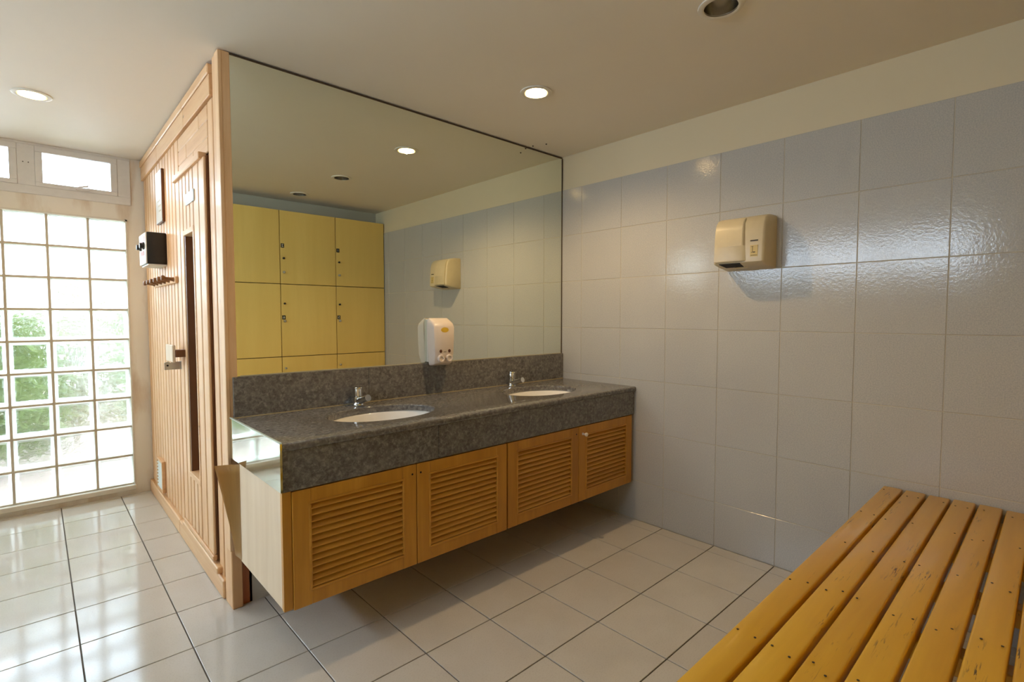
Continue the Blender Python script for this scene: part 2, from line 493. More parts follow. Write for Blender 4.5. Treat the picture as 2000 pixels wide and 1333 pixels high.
# glass block window
win = empty('window_1', ((BX0 + BX1) / 2, YW + 0.05, BZ0))
tag(win, 'tall wall of clear wavy glass blocks', None, None, 'structure')
JB = 0.0125
bl = []
for i in range(NC + 1):
    w0 = BX0 + i * BP - JB / 2
    bl.append((max(w0, BX0), min(w0 + JB, BX1), YW + 0.012, YW + 0.105, BZ0, BZ1))
mort_v = boxes('mortar_joint', bl, 'mortar', win)
bl = []
for k in range(NR + 1):
    z0 = BZ0 + k * BP - JB / 2
    bl.append((BX0, BX1, YW + 0.0135, YW + 0.104, max(z0, BZ0), min(z0 + JB, BZ1)))
boxes('mortar_joint', bl, 'mortar', win)
def block_mesh():
    s = (BP - JB) / 2 - 0.0005
    bm = bmesh.new(); add_box(bm, -s, s, -0.04, 0.04, -s, s)
    bmesh.ops.bevel(bm, geom=bm.edges[:], offset=0.006, segments=2, affect='EDGES', profile=0.5)
    for f in bm.faces: f.material_index = 1
    bm.normal_update()
    big = [f for f in bm.faces if abs(f.normal.y) > 0.99 and f.calc_area() > 0.01]
    for f in big:
        bmesh.ops.inset_individual(bm, faces=[f], thickness=0.014, depth=-0.004)
        f.material_index = 0
    bmesh.ops.recalc_face_normals(bm, faces=bm.faces[:])
    me = bpy.data.meshes.new('glass_block'); bm.to_mesh(me); bm.free()
    me.materials.append(M['block_face']); me.materials.append(M['block_rim'])
    return me
bme = block_mesh()
for i in range(NC):
    for k in range(NR):
        link('glass_block', bme, (BX0 + (i + 0.5) * BP, YW + 0.058, BZ0 + (k + 0.5) * BP), win)
box('edge_bead', BX1 - 0.006, BX1 + 0.004, YW - 0.004, YW + 0.02, BZ0, BZ1 + 0.004, 'trim_white', win)
box('head_bead', BX0, BX1 + 0.004, YW - 0.004, YW + 0.02, BZ1 - 0.006, BZ1 + 0.004, 'trim_white', win)

# clerestory awning windows
def sash_window(n, x1, x0, z0=1.985, z1=2.225):
    y = YW - 0.012
    w = empty('window_%d' % n, ((x0 + x1) / 2, y, z0))
    tag(w, 'small aluminium awning window under the ceiling', None, None, 'structure')
    f = 0.034
    bm = bmesh.new()
    add_box(bm, x0, x1, y, y + 0.03, z1 - f, z1, 0.002); add_box(bm, x0, x1, y, y + 0.03, z0, z0 + 0.026, 0.002)
    add_box(bm, x0, x0 + f, y + 0.001, y + 0.029, z0 + 0.026, z1 - f, 0.002); add_box(bm, x1 - f, x1, y + 0.001, y + 0.029, z0 + 0.026, z1 - f, 0.002)
    finish('sash', bm, 'aluminium_frame', w)
    box('pane', x0 + f, x1 - f, y + 0.012, y + 0.017, z0 + 0.026, z1 - f, 'clear_glass', w)
    bm = bmesh.new(); xm = (x0 + x1) / 2 + 0.02
    add_box(bm, xm - 0.035, xm + 0.035, y - 0.012, y, z0 + 0.006, z0 + 0.018, 0.002)
    extrude_poly(bm, [(xm - 0.03, y - 0.018, z0 + 0.016), (xm + 0.028, y - 0.018, z0 + 0.03), (xm + 0.03, y - 0.018, z0 + 0.042), (xm - 0.02, y - 0.018, z0 + 0.026)], (0, 0.010, 0))
    finish('latch', bm, 'aluminium_frame', w)
fr = []
frx = [BX1 + 0.028]
NW = 4
for n in range(NW):
    x1 = -2.14 - n * 0.473; x0 = x1 - 0.394
    sash_window(2 + n, x1, x0)
xa = -2.14 - (NW - 1) * 0.473 - 0.394 - 0.04
frame_boxes = [(xa, -2.072, YW - 0.008, YW + 0.07, CZ0, 1.985), (xa, -2.072, YW - 0.008, YW + 0.07, 2.225, CEIL),
               (-2.14, -2.072, YW - 0.0075, YW + 0.07, 1.985, 2.225), (xa, xa + 0.04, YW - 0.0075, YW + 0.07, 1.985, 2.225), (BX0 - 0.02, xa, YW, YW + 0.07, CZ0, CEIL)]
for n in range(NW - 1):
    x1 = -2.14 - n * 0.473 - 0.394
    frame_boxes.append((x1 - 0.079, x1, YW - 0.0075, YW + 0.07, 1.985, 2.225))
trim = boxes('trim_1', frame_boxes, 'aluminium_frame', None, 0.002)
tag(trim, 'weathered grey aluminium frame around the high windows', None, None, 'structure')
for n in range(NW - 1):
    xm = -2.14 - n * 0.473 - 0.394 - 0.04
    bm = bmesh.new()
    for dx in (-0.012, 0.012): lathe(bm, [(0.003, 0), (0.003, 0.003)], (xm + dx, YW - 0.0105, 2.12), 'y', 8)
    finish('screw', bm, 'dark_print', trim)

# ---- left wall with a window added for fill daylight (beside the camera, outside the frame)
WZ0, WZ1, WY0, WY1 = 1.68, 2.10, -1.7, 0.7
wall_l = boxes('wall_left', [(XL - 0.15, XL, YB - 0.1, YW + 0.15, -0.08, WZ0), (XL - 0.15, XL, YB - 0.1, YW + 0.15, WZ1, CEIL + 0.2),
                             (XL - 0.15, XL, YB - 0.1, WY0, WZ0, WZ1), (XL - 0.15, XL, WY1, YW + 0.15, WZ0, WZ1)], 'cream_paint')
tag(wall_l, 'cream plaster wall with an added wide window for fill daylight', None, None, 'structure')
fill_window = empty('window_%d' % (2 + NW), (XL - 0.08, (WY0 + WY1) / 2, WZ0))
tag(fill_window, 'added unseen wide aluminium window with three panes for fill daylight', None, None, 'structure')
np_ = 3; pw = (WY1 - WY0) / np_
fb = [(XL - 0.1, XL - 0.05, WY0, WY1, WZ0, WZ0 + 0.04), (XL - 0.1, XL - 0.05, WY0, WY1, WZ1 - 0.04, WZ1)]
for i in range(np_ + 1):
    yy = WY0 + i * pw; fb.append((XL - 0.099, XL - 0.051, max(WY0, yy - 0.025), min(WY1, yy + 0.025), WZ0 + 0.04, WZ1 - 0.04))
boxes('window_frame', fb, 'aluminium_frame', fill_window)
for i in range(np_):
    box('pane', XL - 0.078, XL - 0.072, WY0 + i * pw + 0.02, WY0 + (i + 1) * pw - 0.02, WZ0 + 0.03, WZ1 - 0.03, 'clear_glass', fill_window)

# ---- sauna front: timber wall with planks, horizontal boards, kick board, posts
DY0, DY1, DZ0, DZ1 = 0.205, 0.808, 0.125, 1.895
wall_s = boxes('wall_sauna', [(XS + 0.014, XS + 0.07, DY1, YW, 0.0, CEIL), (XS + 0.014, XS + 0.07, DY0, DY1, DZ1, CEIL),
                              (XS + 0.014, XS + 0.07, 0.0, DY0, 0.0, CEIL), (XS + 0.014, XS + 0.07, DY0, DY1, 0.0, DZ0 - 0.01)], 'sauna_backing')
tag(wall_s, 'varnished pine front of the sauna with vertical planks', None, None, 'structure')
NPL = 13; pw = (YW - 0.004 - 0.845) / NPL
def plank(y0, y1, z0, z1, x0=XS, x1=XS + 0.014, mat='sauna_plank', name='plank', par=wall_s, g=0.0090):
    return shared_box(name, (x1 - x0, y1 - y0 - 2 * g, z1 - z0), ((x0 + x1) / 2, (y0 + y1) / 2, (z0 + z1) / 2), mat, par, 0.003)
for i in range(NPL):
    plank(0.845 + i * pw, 0.845 + (i + 1) * pw, 0.085, 2.112)
plank(0.808, 0.845, DZ1 + 0.012, 2.100, XS - 0.004)
plank(0.808, 0.845, 0.085, DZ1 + 0.010, XS + 0.002)
# near the corner: jamb, filler strip and corner post
plank(0.115, 0.204, 0.02, 2.100, XS - 0.004)
plank(0.086, 0.115, 0.02, 2.236, XS - 0.001, g=0.002)
box('corner_post', XS - 0.010, XS + 0.03, MIRY - 0.002, 0.082, 0.0, 2.238, 'sauna_plank', wall_s, 0.003)
box('post_cover_strip', XS - 0.014, XS + 0.0, MIRY - 0.004, 0.030, 0.245, 2.236, 'sauna_plank', wall_s, 0.002)
# horizontal boards above the door, each row of butted lengths
rows = [(DZ1 + 0.004, 1.962), (1.964, 2.032), (2.034, 2.098)]
spl = [[0.206, 0.47, 0.805], [0.206, 0.62, 0.805], [0.206, 0.36, 0.805]]
for (z0, z1), sp in zip(rows, spl):
    for a, b in zip(sp, sp[1:]):
        o = shared_box('header_board', (0.016, b - a - 0.003, z1 - z0), (XS + 0.004, (a + b) / 2, (z0 + z1) / 2), 'sauna_board', wall_s, 0.003)
# fascia under the ceiling
sp = [0.118, 0.62, 1.35, YW - 0.003]
for a, b in zip(sp, sp[1:]):
    shared_box('fascia_board', (0.030, b - a - 0.002, 0.084), (XS + 0.001, (a + b) / 2, 2.148), 'sauna_board', wall_s, 0.002)
    shared_box('fascia_board', (0.034, b - a - 0.002, 0.040), (XS - 0.003, (a + b) / 2, 2.212), 'sauna_board', wall_s, 0.004)
# kick board
sp = [0.088, 0.98, YW - 0.003]
for a, b in zip(sp, sp[1:]):
    shared_box('kick_board', (0.030, b - a - 0.002, 0.082), (XS - 0.003, (a + b) / 2, 0.042), 'sauna_board', wall_s, 0.005)
baseb = box('threshold_strip', XS - 0.026, XS + 0.01, 0.15, 0.86, 0.090, 0.118, 'sauna_board', wall_s, 0.004)
# inner lining of the cabin so the door glass looks onto timber
lin = boxes('sauna_lining', [(-1.2, -1.18, 0.12, YW - 0.01, 0.0, CEIL - 0.01), (-1.92, -1.2, 0.105, 0.125, 0.0, CEIL - 0.01), (-1.92, -1.2, YW - 0.025, YW - 0.005, 0, CEIL - 0.01)], 'sauna_shaded', wall_s)

# ---- sauna door: planks around a tall sight glass
HY0, HY1, HZ0, HZ1 = 0.425, 0.645, 0.415, 1.605
XD = XS - 0.020; XD1 = XS + 0.060
DA, DB, DC, DD = 0.212, 0.800, 0.130, 1.885
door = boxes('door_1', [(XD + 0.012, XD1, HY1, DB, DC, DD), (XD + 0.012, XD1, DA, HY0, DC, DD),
                        (XD + 0.012, XD1, HY0, HY1, HZ1, DD), (XD + 0.012, XD1, HY0, HY1, DC, HZ0)], 'sauna_shaded')
tag(door, 'pine plank sauna door with a tall narrow sight glass', None, None, 'structure')
def dplank(y0, y1, z0, z1):
    shared_box('plank', (0.012, y1 - y0 - 0.016, z1 - z0), (XD + 0.006, (y0 + y1) / 2, (z0 + z1) / 2), 'sauna_plank', door, 0.003)
for a, b in ((0.212, 0.318), (0.318, 0.425), (0.645, 0.722), (0.722, 0.800)): dplank(a, b, DC + 0.02, DD - 0.005)
for i in range(3):
    a = HY0 + i * (HY1 - HY0) / 3; b = a + (HY1 - HY0) / 3
    dplank(a, b, HZ1 + 0.004, DD - 0.005); dplank(a, b, DC + 0.02, HZ0 - 0.004)
box('top_rail', XD - 0.014, XD + 0.02, DA + 0.03, DB + 0.012, DD - 0.010, DD + 0.018, 'sauna_board', door, 0.003)
box('bottom_rail', XD - 0.006, XD + 0.012, DA, DB, DC - 0.004, DC + 0.02, 'sauna_board', door, 0.003)
bm = bmesh.new()
add_box(bm, XD - 0.004, XD1 - 0.01, HY0, HY1, HZ1 - 0.016, HZ1 + 0.010, 0.002); add_box(bm, XD - 0.004, XD1 - 0.01, HY0, HY1, HZ0 - 0.010, HZ0 + 0.016, 0.002)
add_box(bm, XD - 0.003, XD1 - 0.01, HY0 - 0.006, HY0 + 0.014, HZ0 - 0.009, HZ1 + 0.009, 0.002)
finish('glass_frame', bm, 'sauna_board', door)
box('far_reveal', XD + 0.004, XD1 - 0.01, HY1 - 0.012, HY1 + 0.002, HZ0 + 0.014, HZ1 - 0.014, 'sauna_shaded', door, 0.001)
box('sight_glass', XD1 - 0.012, XD1 - 0.006, HY0 + 0.002, HY1 - 0.002, HZ0 + 0.004, HZ1 - 0.004, 'clear_glass', door)
hd = box('door_handle', XD - 0.055, XD - 0.041, 0.685, 0.860, 0.973, 1.058, 'plywood', door, 0.003)
box('handle_stem', XD - 0.043, XD + 0.002, 0.683, 0.735, 0.998, 1.034, 'sauna_shaded', hd, 0.002)
# small screwed plate on the door
sg = box('door_plate', XD - 0.006, XD + 0.001, 0.392, 0.556, 1.722, 1.776, 'white_enamel', door, 0.004, 2)
sg['label'] = 'small white enamel plate'

# ================================================================== THINGS ON THE SAUNA WALL
# heater control box
cb = empty('sauna_control_box', (XS - 0.047, 1.315, 1.494))
tag(cb, 'black sauna control box with pale front panel on the plank wall', 'control box')
box('body', XS - 0.094, XS - 0.001, 1.20, 1.43, 1.494, 1.673, 'black_plastic', cb, 0.006, 2)
fp = box('front_panel', XS - 0.100, XS - 0.093, 1.203, 1.427, 1.497, 1.670, 'white_enamel', cb, 0.003, 2)
box('red_scale', XS - 0.1012, XS - 0.0995, 1.235, 1.40, 1.622, 1.650, 'red_print', fp)
box('red_scale', XS - 0.1012, XS - 0.0995, 1.26, 1.37, 1.545, 1.570, 'red_print', fp)
for yy in (1.25, 1.36):
    bm = bmesh.new(); lathe(bm, [(0.020, 0), (0.020, 0.006), (0.016, 0.009), (0.015, 0.022)], (XS - 0.100, yy, 1.597), n=18, frame=dirframe((-1, 0, 0)))
    finish('control_knob', bm, 'black_plastic', fp, True)
box('bottom_lip', XS - 0.090, XS - 0.002, 1.204, 1.426, 1.488, 1.4945, 'trim_white', cb)
# framed notice, pale paper behind glass, near the fascia
nb = empty('framed_notice', (XS - 0.006, 1.31, 1.742))
tag(nb, 'narrow pale framed notice hanging high on the plank wall above the control box', 'notice')
bm = bmesh.new()
y0, y1, z0, z1, x0, x1 = 1.22, 1.405, 1.742, 2.04, XS - 0.014, XS - 0.001
add_box(bm, x0, x1, y0, y1, z1 - 0.014, z1, 0.002); add_box(bm, x0, x1, y0, y1, z0, z0 + 0.014, 0.002)
add_box(bm, x0, x1, y0, y0 + 0.012, z0 + 0.014, z1 - 0.014, 0.002); add_box(bm, x0, x1, y1 - 0.012, y1, z0 + 0.014, z1 - 0.014, 0.002)
finish('frame', bm, 'sauna_shaded', nb)  # dark brown carries the shade on the side of the frame
box('notice_sheet', x0 - 0.002, x1 - 0.001, y0 + 0.003, y1 - 0.003, z0 + 0.004, z1 - 0.004, 'white_enamel', nb)
bm = bmesh.new()
add_box(bm, x0 - 0.0026, x0 - 0.0014, y0 + 0.05, y0 + 0.11, 1.90, 1.955)
for k in range(3): add_box(bm, x0 - 0.0026, x0 - 0.0014, y0 + 0.03, y0 + 0.13 - 0.02 * k, 1.865 - 0.03 * k, 1.873 - 0.03 * k)
finish('printed_marks', bm, 'grey_label', nb)
# low vent
ve = empty('sauna_vent', (XS - 0.01, 1.56, 0.105))
tag(ve, 'pale slatted vent cover low on the plank wall', 'vent')
bm = bmesh.new()
add_box(bm, XS - 0.020, XS - 0.001, 1.465, 1.482, 0.105, 0.300, 0.002); add_box(bm, XS - 0.020, XS - 0.001, 1.640, 1.657, 0.105, 0.300, 0.002)
add_box(bm, XS - 0.019, XS - 0.001, 1.482, 1.640, 0.105, 0.120); add_box(bm, XS - 0.019, XS - 0.001, 1.482, 1.640, 0.288, 0.300)
finish('vent_frame', bm, 'sauna_board', ve)
for k in range(8):
    bm = bmesh.new(); zc = 0.131 + k * 0.0205
    extrude_poly(bm, [(XS - 0.018, 1.482, zc - 0.008), (XS - 0.021, 1.482, zc - 0.006), (XS - 0.006, 1.482, zc + 0.010), (XS - 0.003, 1.482, zc + 0.008)], (0, 0.158, 0))
    finish('slat', bm, 'white_enamel', ve)
# peg rail
pr_ = empty('peg_rail', (XS - 0.008, 1.23, 1.375))
tag(pr_, 'wooden peg rail with round pegs on the plank wall', 'peg rail')
box('rail', XS - 0.016, XS - 0.001, 0.905, 1.56, 1.378, 1.412, 'sauna_board', pr_, 0.003)
for k, yy in enumerate((0.94, 1.06, 1.18, 1.30, 1.42, 1.53)):
    bm = bmesh.new()
    lathe(bm, [(0.013, 0), (0.009, 0.012), (0.008, 0.040), (0.014, 0.046), (0.014, 0.056), (0.008, 0.060)], (XS - 0.015, yy, 1.396), n=14, frame=dirframe((-1, 0, 0.12)))
    finish('peg', bm, 'peg_wood', pr_, True)
# open metal hasp
hs = empty('hasp_latch', (XS - 0.04, 0.89, 0.92))
tag(hs, 'open galvanised metal hasp sticking out beside the sauna door handle', 'latch')
bm = bmesh.new()
add_box(bm, XS - 0.002, XS - 0.0005, 0.865, 0.925, 0.920, 0.963)
lathe(bm, [(0.0045, 0), (0.0045, 0.042)], (XS - 0.005, 0.892, 0.9205), 'z', 12)
finish('hinge_plate', bm, 'brushed_steel', hs)
bm = bmesh.new()
pts = [(-0.078, 0.921), (-0.006, 0.921), (-0.006, 0.962), (-0.044, 0.962), (-0.050, 0.957), (-0.062, 0.964), (-0.078, 0.958)]
extrude_poly(bm, [(XS + a, 0.889, z) for a, z in pts], (0, 0.0025, 0))
finish('hasp_flap', bm, 'brushed_steel', hs)
bm = bmesh.new(); lathe(bm, [(0.005, 0), (0.005, 0.0006)], (XS - 0.064, 0.8884, 0.943), 'y', 14); finish('hasp_slot', bm, 'dark_hole', hs)

# ================================================================== MIRROR
mi = empty('wall_mirror', (-1.0, MIRY, 0.956))
tag(mi, 'huge frameless mirror above the granite vanity', 'mirror')
box('mirror_glass', -1.991, -0.006, MIRY, -0.0125, 0.956, 2.228, 'mirror', mi)
box('mirror_backing', -1.992, -0.005, -0.0125, -0.0005, 0.953, 2.230, 'mirror_back', mi)
box('glass_edge', -1.9935, -1.991, MIRY - 0.0005, -0.0126, 0.956, 2.229, 'mirror_edge', mi)
box('silicone_bead', -0.0065, -0.0005, MIRY - 0.003, -0.001, 0.956, 2.2285, 'mirror_back', mi, 0.001)
box('top_bead', -1.992, -0.006, MIRY - 0.0008, -0.001, 2.2285, 2.236, 'mirror_back', mi)
box('bottom_bead', -1.96, -0.01, MIRY - 0.004, MIRY + 0.001, 0.9555, 0.959, 'grey_label', mi)

# ================================================================== VANITY
YF = -0.590
BAS = [(-1.483, -0.318), (-0.520, -0.318)]
BA, BB = 0.235, 0.165
ctop = empty('vanity_countertop', (-1.0, -0.3, 0.62))
tag(ctop, 'polished dark grey granite vanity top with two basin cut-outs', 'countertop')
bm = bmesh.new()
cx0, cx1, cy0, cy1 = -1.9975, -0.002, -0.600, -0.006
T = 0.028
def rect_loop(inset, z):
    x0, x1, y0, y1 = cx0 + inset, cx1, cy0 + inset, cy1
    return [bm.verts.new(p) for p in ((x0, y0, z), (x1, y0, z), (x1, y1, z), (x0, y1, z))]
def oval_loop(c, grow, z, n=56):
    return [bm.verts.new((c[0] + (BA + grow) * math.cos(2 * PI * i / n), c[1] + (BB + grow) * math.sin(2 * PI * i / n), z)) for i in range(n)]
def skin(a, b):
    n = len(a)
    for i in range(n): bm.faces.new((a[i], a[(i + 1) % n], b[(i + 1) % n], b[i]))
prof = [(0.010 * (1 - math.cos(a)), CT - 0.010 + 0.010 * math.sin(a)) for a in [PI / 2 * k / 5 for k in range(6)]]
prof = [((0.010 - 0.010 * math.cos(PI / 2 * k / 5)), CT - 0.010 + 0.010 * math.sin(PI / 2 * k / 5)) for k in range(6)]
profl = [(0.010 - 0.010 * math.cos(PI / 2 * k / 5), CT - T + 0.010 - 0.010 * math.sin(PI / 2 * k / 5)) for k in range(6)]
loops = [rect_loop(i, z) for i, z in profl[::-1]] + [rect_loop(i, z) for i, z in prof]
for a, b in zip(loops, loops[1:]): skin(a, b)
bot_l, top_l = loops[0], loops[-1]
top_e = [bm.edges.get((top_l[i], top_l[(i + 1) % 4])) for i in range(4)]
bot_e = [bm.edges.get((bot_l[i], bot_l[(i + 1) % 4])) for i in range(4)]
for c in BAS:
    hl = [oval_loop(c, 0.007 - 0.007 * math.sin(PI / 2 * k / 4), CT - (0.007 - 0.007 * math.cos(PI / 2 * k / 4))) for k in range(5)]
    hl.append(oval_loop(c, 0.0, CT - T))
    for a, b in zip(hl, hl[1:]): skin(a, b)
    n = len(hl[0])
    top_e += [bm.edges.get((hl[0][i], hl[0][(i + 1) % n])) for i in range(n)]
    bot_e += [bm.edges.get((hl[-1][i], hl[-1][(i + 1) % n])) for i in range(n)]
bmesh.ops.triangle_fill(bm, use_beauty=True, use_dissolve=False, edges=top_e)
bmesh.ops.triangle_fill(bm, use_beauty=True, use_dissolve=False, edges=bot_e)
slab = finish('slab', bm, 'granite_polished', ctop, True)
for a, b in ((-1.9965, -1.387), (-1.3855, -0.004)):
    box('front_apron', a, b, YF, YF + 0.02, 0.628, CT - T, 'granite_face', ctop, 0.001)
box('side_apron', -1.9968, -1.979, YF + 0.0205, -0.008, 0.630, CT - T, 'granite_gloss', ctop, 0.001)
for a, b in ((-1.990, -1.403), (-1.4015, -0.206), (-0.2045, -0.004)):
    box('backsplash', a, b, MIRY - 0.016, MIRY + 0.006, CT + 0.0005, 0.955, 'granite_face', ctop, 0.001)
box('sealant_line', -1.99, -0.004, MIRY - 0.020, MIRY - 0.015, CT - 0.0005, CT + 0.003, 'silicone', ctop)
sm = box('side_mirror_strip', -2.0050, -1.9980, -0.600, -0.024, 0.632, 0.791, 'mirror_dull', ctop)
sm['label'] = 'mirror strip on the end of the granite'
box('strip_edge', -2.0051, -1.9979, -0.6005, -0.0235, 0.7911, 0.7945, 'mirror_edge', sm)

def wash_basin(c, label):
    b = empty('wash_basin', (c[0], c[1], CT - 0.19))
    tag(b, label, 'basin', 'undermounted wash basins')
    bm = bmesh.new()
    prof = [(1.12, -T - 0.0005), (1.02, -T - 0.0005), (0.985, -T - 0.008), (0.95, -0.06), (0.86, -0.10), (0.68, -0.138), (0.42, -0.158), (0.10, -0.165), (0.09, -0.175),
            (0.44, -0.168), (0.72, -0.149), (0.91, -0.106), (1.0, -0.06), (1.12, -T - 0.012)]
    n = 48
    rings = [[bm.verts.new((c[0] + BA * r * math.cos(2 * PI * i / n), c[1] + BB * r * math.sin(2 * PI * i / n), CT + h)) for i in range(n)] for r, h in prof]
    for a, q in zip(rings, rings[1:] + rings[:1]):
        for i in range(n): bm.faces.new((a[i], a[(i + 1) % n], q[(i + 1) % n], q[i]))
    finish('bowl', bm, 'white_ceramic', b, 'all')
    bm = bmesh.new(); lathe(bm, [(0.030, 0), (0.030, 0.004), (0.022, 0.006), (0.020, 0.002), (0.004, 0.001)], (c[0], c[1], CT - 0.166), n=24)
    finish('drain', bm, 'chrome', b, True)
    # small printed maker's mark on the rear wall of the bowl
    a = math.radians(106); r = 0.928
    p = Vector((c[0] + BA * r * math.cos(a) , c[1] + BB * r * math.sin(a) , CT - 0.068))
    bm = bmesh.new(); lathe(bm, [(0.011, 0), (0.011, 0.0012)], p, sx=1.0, sy=0.45, n=18, frame=(Vector((1, 0, 0)), Vector((0, 0.25, 0.97)), Vector((0, -0.97, 0.25))))
    finish('printed_mark', bm, 'grey_label', b)
wash_basin(BAS[0], 'white oval undermounted wash basin, the one nearer the sauna')
wash_basin(BAS[1], 'white oval undermounted wash basin, the one nearer the tiled wall')

def faucet(x, y, label):
    f = empty('basin_tap', (x, y, CT))
    tag(f, label, 'tap', 'push taps on the vanity')
    bm = bmesh.new()
    lathe(bm, [(0.026, 0.0005), (0.026, 0.004), (0.023, 0.008), (0.0225, 0.020), (0.0235, 0.030), (0.0225, 0.038), (0.018, 0.041)], (x, y, CT), n=28)
    finish('tap_body', bm, 'chrome', f, True)
    bm = bmesh.new()
    lathe(bm, [(0.0165, 0.040), (0.0205, 0.044), (0.0215, 0.074), (0.0225, 0.079), (0.0215, 0.083), (0.010, 0.0845)], (x, y, CT), n=28)
    finish('push_button', bm, 'chrome', f, True)
    bm = bmesh.new()
    a = Vector((x, y - 0.008, CT + 0.018)); b2 = Vector((x + 0.006, y - 0.082, CT + 0.040))
    tube(bm, a, b2, 0.0175, 0.0125, 20)
    sp = finish('spout', bm, 'chrome', f, True)
    d = (b2 - a).normalized()
    bm = bmesh.new(); tube(bm, b2 - d * 0.014, b2 + d * 0.006, 0.0155, 0.0155, 20)
    finish('aerator', bm, 'chrome', sp, True)
faucet(-1.478, -0.072, 'chrome push tap behind the basin nearer the sauna')
faucet(-0.505, -0.072, 'chrome push tap behind the basin nearer the tiled wall')

# cabinet hung below
cab = empty('vanity_cabinet', (-1.0, -0.3, 0.225))
tag(cab, 'wall hung vanity cabinet with four louvered ochre doors and pale plywood side', 'cabinet')
ZB, ZTOP = 0.226, 0.624
box('side_panel', -1.996, -1.978, -0.571, -0.105, 0.232, 0.6275, 'plywood', cab, 0.001)
box('side_panel', -0.022, -0.004, -0.571, -0.010, 0.232, 0.6275, 'vanity_wood', cab, 0.001)
box('base_board', -1.978, -0.022, -0.566, -0.010, 0.240, 0.256, 'vanity_wood_h', cab)
box('back_board', -1.978, -0.022, -0.016, -0.006, 0.256, 0.60, 'vanity_wood_h', cab)
box('centre_partition', -1.021, -1.005, -0.565, -0.016, 0.256, 0.6, 'vanity_wood', cab)
box('face_stile', -1.997, -1.968, -0.586, -0.568, 0.230, 0.627, 'vanity_wood', cab, 0.001)
# veneer peeling away at the rear of the side panel
bm = bmesh.new(); NU, NV = 12, 10
g = []
for i in range(NU + 1):
    col = []
    for k in range(NV + 1):
        u = i / NU; v = k / NV
        z = 0.236 + v * 0.385 - 0.012 * u * v
        y = -0.115 + u * (0.070 + 0.020 * v)
        dx = 0.068 * (u ** 1.7) * (0.08 + 0.92 * v ** 1.2)
        col.append(bm.verts.new((-1.9965 - dx, y, z)))
    g.append(col)
for i in range(NU):
    for k in range(NV): bm.faces.new((g[i][k], g[i + 1][k], g[i + 1][k + 1], g[i][k + 1]))
r = bmesh.ops.solidify(bm, geom=bm.faces[:], thickness=0.003)
pv = finish('peeling_veneer', bm, 'peeled_veneer', cab, 'all'); pv['label'] = 'warped veneer peeling off the panel'

def louver_door(x0, x1, y, knob=None, holes=()):
    st = 0.060 if x1 - x0 > 0.47 else 0.06
    bm = bmesh.new()
    z0, z1 = ZB, ZTOP
    lx0, lx1, lz0, lz1 = x0 + 0.062, x1 - 0.062, 0.282, 0.572
    add_box(bm, x0, lx0, y - 0.020, y, z0, z1, 0.002); add_box(bm, lx1, x1, y - 0.020, y, z0, z1, 0.002)
    add_box(bm, lx0, lx1, y - 0.0195, y - 0.0005, z0 + 0.0005, lz0, 0.0015); add_box(bm, lx0, lx1, y - 0.0195, y - 0.0005, lz1, z1 - 0.0005, 0.0015)
    d = finish('door', bm, 'vanity_wood', cab, origin=((x0 + x1) / 2, y - 0.01, z0))
    # raised bead round the louvres
    bm = bmesh.new(); w = 0.008
    add_box(bm, lx0 - w, lx1 + w, y - 0.0235, y - 0.018, lz1, lz1 + w, 0.0015); add_box(bm, lx0 - w, lx1 + w, y - 0.0235, y - 0.018, lz0 - w, lz0, 0.0015)
    add_box(bm, lx0 - w, lx0, y - 0.0235, y - 0.018, lz0, lz1, 0.0015); add_box(bm, lx1, lx1 + w, y - 0.0235, y - 0.018, lz0, lz1, 0.0015)
    finish('bead_moulding', bm, 'vanity_wood_h', d)
    n = 13; p = (lz1 - lz0) / n
    for k in range(n):
        zc = lz0 + (k + 0.5) * p
        key = ('louver', round(lx1 - lx0, 3))
        if key not in _cache:
            b2 = bmesh.new(); L = (lx1 - lx0) / 2 + 0.002
            sec = []
            for q in range(6):                              # rounded nose at the lower outer edge
                a = PI * 0.5 + PI * q / 5
                sec.append((-0.0092 + 0.0033 * math.cos(a), 0.0033 * math.sin(a)))
            sec += [(0.0092, -0.0033), (0.0092, 0.0033)]
            an = math.radians(44); pts = []
            for sx, sz in sec:
                pts.append((-L, sx * math.cos(an) - sz * math.sin(an), sx * math.sin(an) + sz * math.cos(an)))
            extrude_poly(b2, pts, (2 * L, 0, 0)); bmesh.ops.recalc_face_normals(b2, faces=b2.faces[:])
            me = bpy.data.meshes.new('louver_slat'); b2.to_mesh(me); b2.free(); me.materials.append(M['louver_wood']); _cache[key] = me
        link('louver_slat', _cache[key], ((lx0 + lx1) / 2, y - 0.0105, zc), d)
    for hx, hz in holes:
        bm = bmesh.new(); lathe(bm, [(0.004, 0), (0.004, 0.0006)], (hx, y - 0.0207, hz), 'y', 12); finish('screw_hole', bm, 'dark_hole', d)
    if knob:
        bm = bmesh.new(); lathe(bm, [(0.007, 0), (0.005, 0.004), (0.0045, 0.014), (0.009, 0.019), (0.0105, 0.024), (0.009, 0.029), (0.004, 0.031)], (knob[0], y - 0.020, knob[1]), n=18, frame=dirframe((0, -1, 0)))
        kb = finish('knob', bm, 'white_plastic', d, True); kb['label'] = 'small white round knob'
    return d
louver_door(-1.967, -1.4935, -0.571, holes=((-1.512, 0.588),))
louver_door(-1.4905, -1.016, -0.571, holes=((-1.474, 0.588),))
louver_door(-1.006, -0.5055, -0.568, holes=((-0.525, 0.588),))
louver_door(-0.503, -0.024, -0.569, knob=(-0.474, 0.583))

